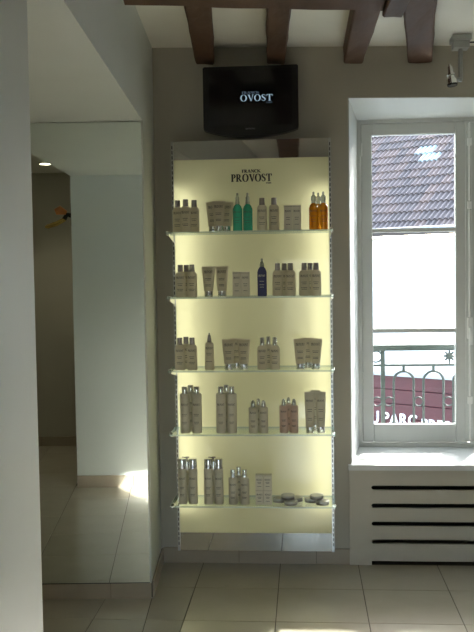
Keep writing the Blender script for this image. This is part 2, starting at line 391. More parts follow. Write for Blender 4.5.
# ================================================================== DISPLAY UNIT
PY = -.10                                   # front face of the lit panel
tl = at(172, 140.5, PY); tr = at(330.0, 139, PY); bl = at(178, 550.5, PY); br = at(334.6, 551, PY)
X0 = (tl.x+bl.x)/2; X1 = (tr.x+br.x)/2; Z1 = (tl.z+tr.z)/2; Z0 = max(.088, (bl.z+br.z)/2)
ZB1 = at(252, 158.5, PY).z; ZB0 = at(255, 533, PY).z
un = empty('display_unit', ((X0+X1)/2, 0, Z0)); tag(un, 'wall-mounted backlit cream display panel with mirrored bands and slotted chrome rails', 'display unit')
W2 = (X1-X0)/2; H = Z1-Z0; zb0 = ZB0-Z0; zb1 = ZB1-Z0
cz = MB(); cz.box(-W2+.004, W2-.004, -.008, -.001, 0, H); cz.box(-W2+.004, -W2+.010, PY+.012, -.008, 0, H); cz.box(W2-.010, W2-.004, PY+.012, -.008, 0, H)
cz.box(-W2+.010, W2-.010, PY+.012, -.008, 0, .006); cz.box(-W2+.010, W2-.010, PY+.012, -.008, H-.006, H)
cz.box(-W2+.010, W2-.010, PY+.012, -.008, zb0-.004, zb0); cz.box(-W2+.010, W2-.010, PY+.012, -.008, zb1, zb1+.004)
cz.build('carcass', INNER, un)
# translucent front: light from the tubes behind comes through it
m, N, K, b = nt('lit_acrylic'); N.remove(b)
tr_ = N.new('ShaderNodeBsdfTranslucent'); tr_.inputs[0].default_value = (.88, .88, .585, 1)
df = N.new('ShaderNodeBsdfDiffuse'); df.inputs[0].default_value = (.75, .73, .6, 1)
gl = N.new('ShaderNodeBsdfGlossy'); gl.inputs['Roughness'].default_value = .02
m1 = N.new('ShaderNodeMixShader'); m1.inputs[0].default_value = .25; K.new(tr_.outputs[0], m1.inputs[1]); K.new(df.outputs[0], m1.inputs[2])
frn = N.new('ShaderNodeFresnel'); frn.inputs[0].default_value = 1.49
m2 = N.new('ShaderNodeMixShader'); K.new(frn.outputs[0], m2.inputs[0]); K.new(m1.outputs[0], m2.inputs[1]); K.new(gl.outputs[0], m2.inputs[2])
K.new(m2.outputs[0], N['Material Output'].inputs[0]); ACR = m
pm = MB(); pm.poly([(-W2+.006, PY, zb0), (W2-.006, PY, zb0), (W2-.006, PY, zb1), (-W2+.006, PY, zb1)])
pan = pm.build('lit_panel', ACR, un)
MB().box(-W2+.006, W2-.006, PY, PY+.006, zb1, H).build('mirror_band', BAND, un)
MB().box(-W2+.006, W2-.006, PY, PY+.006, 0, zb0).build('mirror_band', BAND, un)
TUBE = emit('fluorescent', (1, .96, .80), 2.7)
for s in (-1, 1):
    x = s*(W2-.055)
    t_ = MB().tube([(x, -.045, zb0+.11), (x, -.045, zb1-.14)], .013, 12).build('fluorescent_tube', TUBE, un, True)
    MB().box(x-.018, x+.018, -.06, -.008, zb0+.08, zb0+.109).build('tube_holder', INNER, t_)
    MB().box(x-.018, x+.018, -.06, -.008, zb1-.139, zb1-.11).build('tube_holder', INNER, t_)
    # slotted upright
    ra = MB().box(s*(W2-.004)-.006, s*(W2-.004)+.006, PY-.010, PY+.012, 0, H-.001).build('slotted_rail', STEEL, un)
    sl_ = MB(); z = .03
    while z < H-.03:
        sl_.box(s*(W2-.004)-.0022, s*(W2-.004)+.0022, PY-.0106, PY-.0098, z, z+.016); z += .025
    o = sl_.build('rail_slots', DARKM, ra); o['kind'] = 'stuff'
# lettering on the panel
def flat_letters(name, polys, m, parent, place):
    mb = MB()
    for p in polys: mb.poly([place(*q) for q in p])
    o = mb.build(name, m, parent); o['kind'] = 'stuff'; return o
c0 = at(231, 182, PY); c1 = at(271.5, 182, PY); hw = c1.x-c0.x
lx = c0.x-un.location.x; lz = c0.z-Z0
wP = word('PROVOST', 1); span = max(q[0] for p in wP for q in p); capx = hw/span; caph = at(250, 174, PY).z-c0.z
polys = [[(lx+x*capx, lz+z*caph) for x, z in p] for p in wP]
wF = word('FRANCK', 1, centred=True); fh = .0155
polys += [[(lx+hw*.5+x*fh*1.12, lz+caph*1.18+z*fh) for x, z in p] for p in wF]
wS = word('PARIS', 1); polys += [[(lx+hw*.86+x*.007, lz-.012+z*.007) for x, z in p] for p in wS]
polys += [[(x+.0022, z) for x, z in p] for p in polys]
flat_letters('lettering', polys, PRINT, un, lambda x, z: (x, PY-.0008, z))

# ------------------------------------------------------------------ glass shelves
SHY = [230.5, 296.5, 370.5, 434.5, 506.5]; SNAME = ['top', 'second', 'third', 'fourth', 'bottom']
YS0, YS1 = PY-.012, -.325
SZ = []
for i, y in enumerate(SHY):
    z = at(252, y, YS1).z; SZ.append(z)
    sh = empty('glass_shelf', ((X0+X1)/2, 0, z)); tag(sh, f'{SNAME[i]} glass shelf of the lit display panel', 'shelf', 'glass shelves on the display')
    gw = W2+.004
    mb = MB(); mb.box(-gw, gw, YS1, YS0, -.008, 0)
    mb.bm.faces.ensure_lookup_table()
    for f_ in mb.bm.faces:
        if abs(f_.normal.z) < .5 and abs(f_.calc_center_median().z+.004) < .001: f_.material_index = 1
    mb.build('glass_plate', [SHELFG, EDGEG], sh)
    for s in (-1, 1):
        xx = s*(W2-.004)
        br_ = MB().hexa([(xx-.003, PY-.010, -.045), (xx+.003, PY-.010, -.045), (xx+.003, PY-.20, -.016), (xx-.003, PY-.20, -.016)],
                        [(xx-.003, PY-.010, -.0085), (xx+.003, PY-.010, -.0085), (xx+.003, PY-.20, -.0085), (xx-.003, PY-.20, -.0085)]).build('bracket', CHROME, sh)
        MB().box(xx-.008, xx+.008, PY-.205, PY-.19, -.014, .006).bevel(.003).build('clamp', CHROME, br_)

# ================================================================== PRODUCTS
def milky(name, col, k=.24):
    m = mat(name, col, .35); N, K = m.node_tree.nodes, m.node_tree.links
    t = N.new('ShaderNodeBsdfTranslucent'); t.inputs[0].default_value = (*col, 1); mx = N.new('ShaderNodeMixShader'); mx.inputs[0].default_value = k
    K.new(N['Principled BSDF'].outputs[0], mx.inputs[1]); K.new(t.outputs[0], mx.inputs[2]); K.new(mx.outputs[0], N['Material Output'].inputs[0]); return m
PLA = milky('beige_plastic', (.76, .71, .56)); PLG = milky('grey_beige_plastic', (.72, .69, .58)); PLP = milky('pinkish_plastic', (.74, .58, .50))
CARD = mat('carton', (.72, .69, .57), .55, var=.03, scale=30)
CAPG = mat('grey_cap', (.42, .39, .38), .25, .5)
TEAL = mat('teal_liquid', (.07, .55, .42), .12, **{'Transmission Weight': .55})
AMBL = mat('amber_liquid', (.80, .33, .02), .12, **{'Transmission Weight': .45})
BLUE = mat('blue_liquid', (.09, .10, .24), .15)
CLEAR = mat('clear_cap', (.62, .66, .62), .15, **{'Transmission Weight': .6})
TIN = mat('tin_lid', (.50, .50, .46), .35, .2)
WLAB = mat('pale_print', (.75, .78, .74), .5)
def interp(prof, z):
    for (za, xa, ya), (zb, xb, yb) in zip(prof, prof[1:]):
        if za <= z <= zb and zb > za: t = (z-za)/(zb-za); return xa+(xb-xa)*t, ya+(yb-ya)*t
    return prof[-1][1], prof[-1][2]
def letters_on(prof, zname, width, lines, flat=None, ex=2.0):
    """the brand word with rows of small print under it, wrapped on the body's front"""
    wd = word('PROVOST', 1, centred=True); sp = 2*max(q[0] for p in wd for q in p); k = width/sp; mb = MB()
    polys = [[(x*k, zname+z*k*1.9) for x, z in p] for p in wd]
    for (z, ww) in lines:
        n = 5
        for i in range(n): polys.append([(-ww/2+ww*i/n, z), (-ww/2+ww*(i+.8)/n, z), (-ww/2+ww*(i+.8)/n, z+.0022), (-ww/2+ww*i/n, z+.0022)])
    for p in polys:
        vs_ = []
        for x, z in p:
            if flat is not None: vs_.append((x, -flat-.0005, z))
            else:
                rx, ry = interp(prof, z); q = max(0, 1-abs(x/rx)**ex)**(1/ex); vs_.append((x, -ry*q-.0007, z))
        mb.poly(vs_)
    return mb
KIND = {}
def kind(name, parts): KIND[name] = parts
def lathe_kind(name, body, bm_, cap, cm, lab=None, ex=2.0, capex=2.0, extra=None, ink=INK, seg=20):
    ps = [('body', MB().loft(body, seg, ex).mesh('body', bm_, True))]
    if cap: ps.append(('cap', MB().loft(cap, 16, capex).mesh('cap', cm, True)))
    if extra: ps += extra
    if lab: ps.append(('lettering', letters_on(body, *lab, ex=ex).mesh('lettering', ink)))
    kind(name, ps)
def shampoo(name, w, h, ch, cw, bm_, cm, d=.017):
    r = w/2
    lathe_kind(name, [(0, r*.9, d*.85), (.004, r, d), (h*.86, r*.98, d), (h*.94, r*.86, d*.9), (h, cw*1.1, cw*1.0)], bm_,
               [(h, cw, cw), (h+ch*.95, cw*.92, cw*.92), (h+ch, cw*.8, cw*.8)], cm, (h*.72, w*.72, [(h*.52, w*.5), (h*.45, w*.4), (h*.3, w*.6), (h*.24, w*.5)]), ex=2.6)
shampoo('shampoo', .050, .122, .034, .0135, PLA, CAPG)
shampoo('chrome_shampoo', .048, .116, .038, .0115, PLA, CHROME)
def tube_kind(name, wt, wb_, h, ch, bm_):
    z0 = ch
    body = [(z0, wb_/2, .017), (z0+.004, wb_/2, .019), (z0+(h-z0)*.5, (wb_+wt)/4, .014), (h-.012, wt/2*.985, .004), (h-.010, wt/2, .0022), (h, wt/2, .0016)]
    cap = [(0, wb_/2*.90, .016), (.002, wb_/2*.94, .017), (ch, wb_/2*.92, .0165)]
    lathe_kind(name, body, bm_, cap, CHROME, (z0+(h-z0)*.72, wt*.62, [(z0+(h-z0)*.50, wt*.45), (z0+(h-z0)*.44, wt*.4), (z0+(h-z0)*.25, wt*.4), (z0+(h-z0)*.2, wt*.4)]))
tube_kind('tube', .065, .044, .146, .027, PLA)
tube_kind('tall_tube', .050, .040, .197, .028, PLG)
def spray(name, w, h, tot, bm_, cm, nm, ink=INK, cw=.0095):
    r = w/2
    body = [(0, r*.92, r*.92), (.004, r, r), (h*.82, r, r), (h*.93, r*.78, r*.78), (h, .010, .010)]
    cap = [(h, .0105, .0105), (h+.012, .0105, .0105), (h+.013, cw, cw), (tot-.022, cw*.95, cw*.95), (tot-.016, .006, .006)]
    noz = MB().loft([(tot-.017, .0055, .0055), (tot-.002, .005, .005), (tot, .003, .003)], 12)
    noz.box(-.0025, .0025, -.013, -.003, tot-.010, tot-.005)
    lathe_kind(name, body, bm_, cap, cm, (h*.66, w*.7, [(h*.5, w*.5), (h*.38, w*.5), (h*.3, w*.45)]), extra=[('nozzle', noz.mesh('nozzle', nm, True))], ink=ink)
spray('teal_spray', .046, .128, .182, TEAL, CLEAR, CLEAR)
spray('amber_spray', .044, .126, .180, AMBL, CLEAR, CLEAR, cw=.0125)
spray('blue_spray', .045, .140, .180, BLUE, CLEAR, CLEAR, WLAB)
lathe_kind('slim_spray', [(0, .022, .022), (.004, .0235, .0235), (.10, .021, .021), (.128, .019, .019), (.134, .011, .011)], PLA, [(.134, .011, .011), (.150, .009, .009), (.168, .006, .006)], CAPG,
           (.10, .034, [(.08, .026), (.072, .02), (.04, .028)]), extra=[('nozzle', MB().loft([(.168, .004, .004), (.178, .003, .003)], 10).mesh('nozzle', CLEAR, True))])
def cyl(name, r, h, ch, cr, bm_, cm, dome=False, lab=.70):
    cap = [(h, cr, cr), (h+ch*.9, cr*.97, cr*.97), (h+ch, cr*.88, cr*.88)]
    if dome: cap = [(h, cr, cr), (h+ch*.35, cr, cr), (h+ch*.7, cr*.85, cr*.85), (h+ch*.93, cr*.5, cr*.5), (h+ch, cr*.2, cr*.2)]
    lathe_kind(name, [(0, r*.93, r*.93), (.004, r, r), (h-.006, r, r), (h-.002, r*.95, r*.95), (h, max(cr, r*.8) if cr < r*.9 else cr, max(cr, r*.8) if cr < r*.9 else cr)], bm_, cap, cm, (h*lab, r*1.35, [(h*.48, r), (h*.44, r*.8), (h*.28, r), (h*.24, r*.8)]))
cyl('tall_bottle', .0243, .192, .034, .0145, PLG, CHROME)
cyl('chrome_top_bottle', .0222, .174, .048, .0215, PLG, CHROME)
cyl('dome_bottle', .0220, .124, .034, .0125, PLG, CHROME, True, .76)
cyl('pink_dome_bottle', .0208, .132, .032, .0115, PLP, CHROME, True, .76)
cyl('small_chrome_bottle', .0222, .128, .040, .0130, PLG, CHROME, False, .72)
# tall bottle with a flat pump top
def pump_extra(h): return [('pump', MB().loft([(h, .0045, .0045), (h+.010, .0045, .0045), (h+.010, .010, .010), (h+.015, .010, .010)], 12).box(-.024, .012, -.005, .005, h+.011, h+.015).mesh('pump', CAPG, True))]
lathe_kind('pump_bottle', [(0, .0207, .0207), (.004, .0222, .0222), (.150, .0222, .0222), (.156, .0215, .0215)], PLG, [(.156, .0215, .0215), (.197, .021, .021), (.202, .015, .015)], CHROME, None, extra=pump_extra(.202))
def box_kind(name, w, d, h, lz_=.72):
    kind(name, [('carton', MB().box(-w/2, w/2, -d/2, d/2, 0, h).bevel(.0008, 1).mesh('carton', CARD)), ('lettering', letters_on(None, h*lz_, w*.72, [(h*.5, w*.5), (h*.42, w*.4), (h*.22, w*.5)], flat=d/2).mesh('lettering', INK)),
                ('flap_line', MB().box(-w/2*.97, w/2*.97, -d/2-.0004, -d/2+.0004, h*.945, h*.955).mesh('flap_line', INK))])
box_kind('carton', .0400, .036, .118); box_kind('small_carton', .0385, .036, .072, .62)
kind('jar', [('base', MB().loft([(0, .030, .030), (.002, .0322, .0322), (.010, .0322, .0322)], 28).mesh('base', mat('jar_plastic', (.36, .35, .31), .35), True)), ('lid', MB().loft([(.010, .033, .033), (.018, .033, .033), (.020, .0315, .0315)], 28).mesh('lid', TIN, True))])
NAMES = dict(shampoo='shampoo_bottle', chrome_shampoo='shampoo_bottle', tube='cream_tube', tall_tube='cream_tube', teal_spray='spray_bottle', amber_spray='spray_bottle', blue_spray='spray_bottle', slim_spray='spray_bottle',
             tall_bottle='tall_bottle', chrome_top_bottle='tall_bottle', pump_bottle='pump_bottle', dome_bottle='small_bottle', pink_dome_bottle='small_bottle', small_chrome_bottle='small_bottle', carton='carton_box', small_carton='carton_box', jar='cosmetic_jar')
CATS = dict(cream_tube='tube', carton_box='box', cosmetic_jar='jar')
YFR, YBK = -.275, -.215
def put(k, shelf, px, label, group, Y=None, z=0, rz=0):
    Y = YFR if Y is None else Y; p = at(px, SHY[shelf], Y); n = NAMES[k]
    r = empty(n, (p.x, Y, SZ[shelf]+.0003+z), rz); tag(r, label, CATS.get(n, 'bottle'), group)
    for nm, me in KIND[k]:
        o = inst(nm, me, r)
        if nm == 'lettering': o['kind'] = 'stuff'
    return r
MID = YBK
def trio(k, shelf, pl_, pr_, desc, where, group, pm_=None, kb=None, yb=None, bdesc=None):
    put(k, shelf, pl_, f'left {desc} {where}', group)
    put(k, shelf, pr_, f'right {desc} {where}', group)
    if pm_ is not None: put(kb or k, shelf, pm_, f'{bdesc or desc} half hidden behind the front two {where}', group, yb or YBK)
# top shelf
g = 'products on the top glass shelf'
put('shampoo', 0, 178, 'left beige bottle of the trio at left end of top shelf', g, -.235)
put('shampoo', 0, 186, 'front middle beige bottle of the trio at left end of top shelf', g, -.285)
put('shampoo', 0, 194.5, 'right beige bottle of the trio at left end of top shelf', g, -.235)
put('tube', 0, 213, 'left rear beige tube beside the teal sprays on top shelf', g, -.225)
put('tube', 0, 219, 'front beige tube of the three on top shelf', g, -.278)
put('tube', 0, 227, 'right rear beige tube next to the teal sprays on top shelf', g, -.225)
put('teal_spray', 0, 237.8, 'left teal green spray bottle on top shelf', g); put('teal_spray', 0, 248, 'right teal green spray bottle on top shelf', g)
put('shampoo', 0, 262.3, 'beige bottle right of the teal sprays on top shelf', g); put('shampoo', 0, 274.2, 'beige bottle left of the cartons on top shelf', g)
put('carton', 0, 288.3, 'left beige carton on top shelf', g); put('carton', 0, 297, 'right beige carton on top shelf', g)
put('amber_spray', 0, 313.8, 'left amber spray bottle on top shelf', g); put('amber_spray', 0, 323.5, 'right amber spray bottle at the end of top shelf', g)
put('amber_spray', 0, 318.5, 'amber spray bottle behind the front two on top shelf', g, YBK-.005)
# second shelf
g = 'products on the second glass shelf'
trio('shampoo', 1, 180.8, 192.3, 'beige bottle', 'at left end of second shelf', g, 186.8)
put('tube', 1, 208.8, 'left beige tube on second shelf', g); put('tube', 1, 222.2, 'right beige tube on second shelf', g)
put('carton', 1, 237.2, 'left beige carton left of the blue spray on second shelf', g); put('carton', 1, 245.8, 'right beige carton next to the blue spray on second shelf', g)
put('blue_spray', 1, 262.3, 'dark blue spray bottle on second shelf', g)
trio('shampoo', 1, 278, 290.5, 'beige bottle', 'just right of the blue spray, second shelf', g, 284.5)
trio('shampoo', 1, 304.5, 316.2, 'beige bottle', 'at right end of second shelf', g, 310.4)
# third shelf
g = 'products on the third glass shelf'
trio('shampoo', 2, 180.3, 192.5, 'beige bottle', 'at left end of third shelf', g, 186.5)
put('slim_spray', 2, 209.8, 'slim beige spray bottle standing alone on third shelf', g)
trio('tube', 2, 229, 244, 'beige tube', 'beside the slim spray, third shelf', g, 236.8)
trio('chrome_shampoo', 2, 262.5, 275, 'beige bottle with chrome cap', 'on third shelf', g, 268.8)
trio('tube', 2, 300.5, 315.7, 'beige tube', 'at right end of third shelf', g, 308)
# fourth shelf
g = 'products on the fourth glass shelf'
trio('tall_bottle', 3, 185.5, 197.3, 'tall cylindrical bottle', 'at left end of fourth shelf', g, 191.4)
trio('tall_bottle', 3, 221.5, 232.2, 'tall cylindrical bottle', 'of the second trio on fourth shelf', g, 227)
trio('dome_bottle', 3, 253.5, 263.8, 'small grey beige bottle with domed cap', 'on fourth shelf', g, 258.8)
trio('pink_dome_bottle', 3, 284, 294.2, 'small pinkish bottle with domed cap', 'on fourth shelf', g, 289)
trio('tall_tube', 3, 310, 321, 'long tapered tube', 'at right end of fourth shelf', g, 315.5)
# bottom shelf
g = 'products on the bottom glass shelf'
trio('chrome_top_bottle', 4, 183, 193.5, 'tall bottle with wide chrome top', 'at left end of bottom shelf', g, 187.7, 'pump_bottle', bdesc='tall pump bottle')
trio('chrome_top_bottle', 4, 209, 219.3, 'tall bottle with wide chrome top', 'beside small bottles, bottom shelf', g, 214, 'pump_bottle', bdesc='tall pump bottle')
trio('small_chrome_bottle', 4, 233.5, 245, 'small bottle with narrow chrome cap', 'on bottom shelf', g, 239.2)
for x, sd in ((259.9, 'left'), (268.1, 'right')):
    put('small_carton', 4, x, f'lower {sd} small carton of the four stacked on bottom shelf', g)
    put('small_carton', 4, x, f'upper {sd} small carton of the four stacked on bottom shelf', g, z=.0725)
J = 'flat round jar'
put('jar', 4, 279.5, f'{J} at left rear of the larger heap on bottom shelf', g, -.235)
put('jar', 4, 291, f'{J} at front of the larger heap on bottom shelf', g, -.285)
put('jar', 4, 296.5, f'{J} at right rear of the larger heap on bottom shelf', g, -.218)
put('jar', 4, 288, f'{J} lying on top of the larger heap on bottom shelf', g, -.252, z=.0204)
put('jar', 4, 311.5, f'{J} at left rear of the smaller heap on bottom shelf', g, -.235)
put('jar', 4, 322.5, f'{J} at front of the smaller heap by right rail', g, -.280)
put('jar', 4, 316.8, f'{J} lying on top of the smaller heap on bottom shelf', g, -.255, z=.0204)

# ================================================================== TELEVISION
TY = -.13
a = at(202.5, 65.5, TY); c = at(298, 66, TY); e_ = at(297, 128.5, TY); cb = at(250, 136.5, TY)
tw = (c.x-a.x)/2; tcx = (a.x+c.x)/2; tz1 = (a.z+c.z)/2; tze = at(250, 129.5, TY).z; tz0 = cb.z
tv = empty('television', (tcx, 0, tz0)); tag(tv, 'small black flat television above the display panel', 'television')
out = []
nn = 16
for i in range(nn+1):
    t = -1+2*i/nn; out.append((t*tw*.985, (tze-tz0)*(abs(t)**2.4)))
out += [(tw, tze-tz0+.012), (tw, tz1-tz0-.006), (tw-.006, tz1-tz0), (-tw+.006, tz1-tz0), (-tw, tz1-tz0-.006), (-tw, tze-tz0+.012)]
mb = MB(); mb.hexa([(x, TY, z) for x, z in out], [(x, TY+.05, z) for x, z in out]); mb.build('casing', BLACK, tv, True)
q0 = at(208.5, 71, TY); q1 = at(292, 124, TY); sx0, sx1 = q0.x-tcx, q1.x-tcx; sz0, sz1 = q1.z-tz0, q0.z-tz0
scn = MB().box(sx0, sx1, TY-.0015, TY+.001, sz0, sz1).build('screen', SCREEN, tv)
MB().box(sx0*.7, sx1*.7, TY+.05, TY+.075, .04, tz1-tz0-.03).bevel(.008).build('rear_housing', BLACK, tv)
MB().box(-.06, .06, TY+.075, -.001, .12, .24).build('wall_mount', BLACK, tv)
GLOW = emit('screen_text', (.55, .78, .95), .4); GLOW2 = emit('screen_text_dim', (.30, .45, .62), .22)
t0 = at(240.3, 101.5, TY); t1 = at(272.5, 101.5, TY); th = at(255, 94.6, TY).z-t0.z
wv = word('OVOST', 1); sp = max(q[0] for p in wv for q in p); kx = (t1.x-t0.x)/sp
flat_letters('screen_lettering', [[(t0.x-tcx+x*kx, t0.z-tz0+z*th) for x, z in p] for p in wv], GLOW, scn, lambda x, z: (x, TY-.0022, z))
t2 = at(242, 94, TY)
flat_letters('screen_lettering', [[(t2.x-tcx+x*.016, t2.z-tz0+z*.011) for x, z in p] for p in word('FRANCK', 1)]+[[(t1.x-tcx-.03+x*.008, t0.z-tz0-.011+z*.006) for x, z in p] for p in word('PARIS', 1)], GLOW2, scn, lambda x, z: (x, TY-.0022, z))
GREYT = mat('bezel_mark', (.25, .25, .26), .4)
me = text_mesh('SAMSUNG', .0105, 0, .0002); me.materials.append(GREYT); o = inst('bezel_mark', me, tv, (-.027, TY-.0004, (tze-tz0)+.001)); o.rotation_euler = (math.pi/2, 0, 0)

# ================================================================== WINDOW
wz0 = ZI0
win = empty('window_1', ((XO0+XO1)/2, YF, wz0)); win['kind'] = 'structure'
WX = (XO1-XO0)/2; wcx = win.location.x; WH = ZO1-wz0
fx = .022
MB().box(-WX, -WX+fx, 0, .07, 0, WH).build('frame_jamb', WHITE, win); MB().box(WX-fx, WX, 0, .07, 0, WH).build('frame_jamb', WHITE, win)
MB().box(-WX+fx, WX-fx, 0, .07, WH-.02, WH).build('frame_head', WHITE, win); MB().box(-WX+fx, WX-fx, 0, .07, 0, .025).build('frame_sill', WHITE, win)
SL = mat('sill_paint', (.70, .72, .73), .3)
sx = .366-.012
MB().hexa([(sx-wcx, -YF-.034, -.026), (XI1+.012-wcx, -YF-.034, -.026), (XI1+.012-wcx, -YF+.0, -.026), (sx-wcx, -YF, -.026)], [(sx-wcx, -YF-.034, 0), (XI1+.012-wcx, -YF-.034, 0), (XI1+.012-wcx, -YF, 0), (sx-wcx, -YF, 0)]).hexa(
    [(XI0-wcx+.002, -YF, -.026), (XI1-wcx-.002, -YF, -.026), (WX, .06, -.026), (-WX, .06, -.026)], [(XI0-wcx+.002, -YF, 0), (XI1-wcx-.002, -YF, 0), (WX, .06, 0), (-WX, .06, 0)]).build('window_sill', SL, win)
YC = YF+.012                                 # casement front plane
pxl = at(372.5, 280, YC+.02).x-wcx; pxr = at(454.8, 280, YC+.02).x-wcx
zt = [at(413, y, YC+.02).z-wz0 for y in (135.2, 228, 232.3, 328.2, 332.5, 423.5)]
def casement(mir):
    root = bpy.data.objects.new('casement', None); link(root, win); root.empty_display_size = .05
    cl, cr = -WX+fx+.002, -.004
    f = lambda x0, x1, *r: (x0, x1, *r) if not mir else (-x1, -x0, *r)
    y0, y1 = .008, .045
    def part(n, x0, x1, z0, z1, ya=y0, yb=y1, bv=.004): mb = MB().box(*f(x0, x1), ya, yb, z0, z1); mb.bevel(bv, 1); return mb.build(n, WHITE, root)
    part('stile', cl, pxl, .028, WH-.022); part('stile', pxr, cr, .028, WH-.022)
    part('rail', pxl, pxr, zt[0], WH-.022); part('rail', pxl, pxr, .028, zt[5])
    part('glazing_bar', pxl, pxr, zt[2], zt[1], y0+.004, y1, .003); part('glazing_bar', pxl, pxr, zt[4], zt[3], y0+.004, y1, .003)
    for zlo, zhi in ((zt[1], zt[0]), (zt[3], zt[2]), (zt[5], zt[4])): MB().box(*f(pxl, pxr), .026, .030, zlo, zhi).build('pane', PANE, root)
    # beading round the panes
    for zz in (.35, 1.05, 1.62): MB().tube([(f(cl-.004, cl+.012)[0]+.006, .004, zz), (f(cl-.004, cl+.012)[0]+.006, .004, zz+.07)], .006, 8).build('hinge', WHITE, root, True)
casement(False); casement(True)
CREM = mat('cremone_paint', (.86, .86, .83), .3)
xc = .0
bolt = bpy.data.objects.new('espagnolette', None); link(bolt, win); bolt.empty_display_size = .05
MB().box(-.022, .022, .000, .010, .03, WH-.03).bevel(.003, 1).build('cover_strip', WHITE, bolt)
MB().tube([(xc, -.007, .04), (xc, -.007, WH-.03)], .0062, 8).build('bolt_rod', CREM, bolt, True)
zh = at(464, 328, YF).z-wz0
MB().box(-.016, .016, -.016, 0, zh-.06, zh+.06).bevel(.005).build('lock_case', CREM, bolt)
MB().tube([(0, -.016, zh), (0, -.035, zh), (0, -.042, zh-.03), (0, -.040, zh-.09)], [.008, .009, .011, .012], 10).build('handle', CREM, bolt, True)
for y_ in (205, 142, 400): zz = at(464, y_, YF).z-wz0; MB().box(-.014, .014, -.017, 0, zz-.022, zz+.022).bevel(.005).build('rod_guide', CREM, bolt)
MB().box(-.03, .03, -.012, .0, WH-.035, WH-.02).bevel(.003, 1).build('top_catch', STEEL, bolt)

# ------------------------------------------------------------------ radiator cover with slots
def slot_panel(name, outer, holes, y0, th, m, parent):
    cu = bpy.data.curves.new(name, 'CURVE'); cu.dimensions = '2D'; cu.fill_mode = 'BOTH'; cu.extrude = th/2
    for poly in [outer]+holes:
        sp_ = cu.splines.new('POLY'); sp_.points.add(len(poly)-1); sp_.use_cyclic_u = True
        for pt, (x, z) in zip(sp_.points, poly): pt.co = (x, z, 0, 1)
    o = bpy.data.objects.new('t', cu); COL.objects.link(o); me = bpy.data.meshes.new_from_object(o.evaluated_get(bpy.context.evaluated_depsgraph_get())); bpy.data.objects.remove(o)
    me.materials.clear(); me.materials.append(m); me.transform(Matrix.Translation((0, y0+th/2, 0)) @ Matrix.Rotation(math.pi/2, 4, 'X'))
    return inst(name, me, parent)
cx0, cx1 = .357, XI1+.009; CW = cx1-cx0; CH = ZI0-.027
rc = empty('radiator_cover', (cx0, 0, 0)); tag(rc, 'beige painted radiator cover with four long slots under the window', 'radiator cover')
sx_ = at(371.5, 515, -.02).x-cx0; holes = []
for y_ in (488, 506, 524.2, 542):
    zc = at(420, y_, -.02).z; hh = .0115; x0, x1 = sx_, CW-sx_; pts = []
    for k in range(9): t = math.pi/2+math.pi*k/8; pts.append((x0+hh+hh*math.cos(t), zc+hh*math.sin(t)))
    for k in range(9): t = -math.pi/2+math.pi*k/8; pts.append((x1-hh+hh*math.cos(t), zc+hh*math.sin(t)))
    holes.append(pts)
slot_panel('front_panel', [(0, 0), (sx_, 0), (sx_, .022), (CW-sx_, .022), (CW-sx_, 0), (CW, 0), (CW, CH), (0, CH)], holes, -.020, .016, COVER, rc)
MB().box(0, .012, -.004, -.0005, 0, CH).build('side_lip', COVER, rc); MB().box(CW-.012, CW, -.004, -.0005, 0, CH).build('side_lip', COVER, rc)
MB().box(.06, CW-.06, .20, .25, .10, .42).build('radiator', DARKM, rc)  # near-black block: the shade behind the slots is put into its colour

# ------------------------------------------------------------------ ceiling spotlight
sp0 = at_z(460.5, 36, ZC-.041); cs = empty('ceiling_spotlight', (sp0.x, sp0.y, ZC+zt_(sp0.x+.045))); tag(cs, 'grey ceiling spotlight on a stem above the window', 'spotlight')
GREYM = mat('grey_metal', (.42, .43, .41), .35, .3)
MB().box(-.045, .045, -.05, .05, -.028, -.001).bevel(.004).box(-.036, .036, -.04, .04, -.060, -.028).build('base', GREYM, cs)
MB().tube([(0, 0, -.060), (0, 0, -.20), (-.004, 0, -.212)], .011, 10).build('stem', GREYM, cs, True)
MB().tube([(0, -.012, -.20), (-.02, -.02, -.205), (-.04, -.02, -.19)], .006, 8).build('arm', GREYM, cs, True)
d0 = Vector((-.055, -.025, -.135)); hd = Vector((.10, -.12, -1)).normalized(); hp = [d0+hd*s for s in (0, .012, .013, .045, .047, .055, .057, .072, .075, .098)]
hdo = MB().tube(hp, [.005, .008, .012, .014, .020, .020, .015, .018, .025, .026], 16).build('head', CHROME, cs, True)
MB().tube([d0+hd*.0981, d0+hd*.106], [.0255, .023], 16).build('lamp_face', BLACK, hdo)
MB().tube([(.036, 0, -.03), (.12, .0, -.03), (.5, .02, -.03)], .004, 6).build('cable', BLACK, cs)

# ================================================================== OUTSIDE
IRON = mat('railing_iron', (.028, .042, .038), .5, .1, var=.2, scale=20)
RY = .74
ra_ = at(383, 400, RY); rl = empty('balcony_railing', (ra_.x, RY, at(383, 440, RY).z)); tag(rl, 'dark green wrought iron balcony railing outside the window', 'railing')
bx, bz = rl.location.x, rl.location.z
px_ = lambda x, y=400: at(x, y, RY).x-bx
pz_ = lambda y, x=412: at(x, y, RY).z-bz
z_top, z_mid, z_ring, z_arch = pz_(347.5), pz_(365), pz_(401.5), pz_(369.5)
xl, xr = -.42, 1.05
MB().box(xl, xr, -.02, .02, z_top-.018, z_top+.018).bevel(.005).build('top_rail', IRON, rl)
MB().box(xl, xr, -.009, .009, z_mid-.007, z_mid+.007).build('middle_rail', IRON, rl)
MB().box(xl, xr, -.009, .009, -.20, -.185).build('bottom_rail', IRON, rl)
P_ = px_(418.6)-px_(388.9); r_ar = (px_(414)-px_(394))/2; x_r0 = px_(388.9)
def seg_bar(n, x, z0, z1, w=.0075): MB().box(x-w, x+w, -w, w, z0, z1).build(n, IRON, rl)
post_xs = []
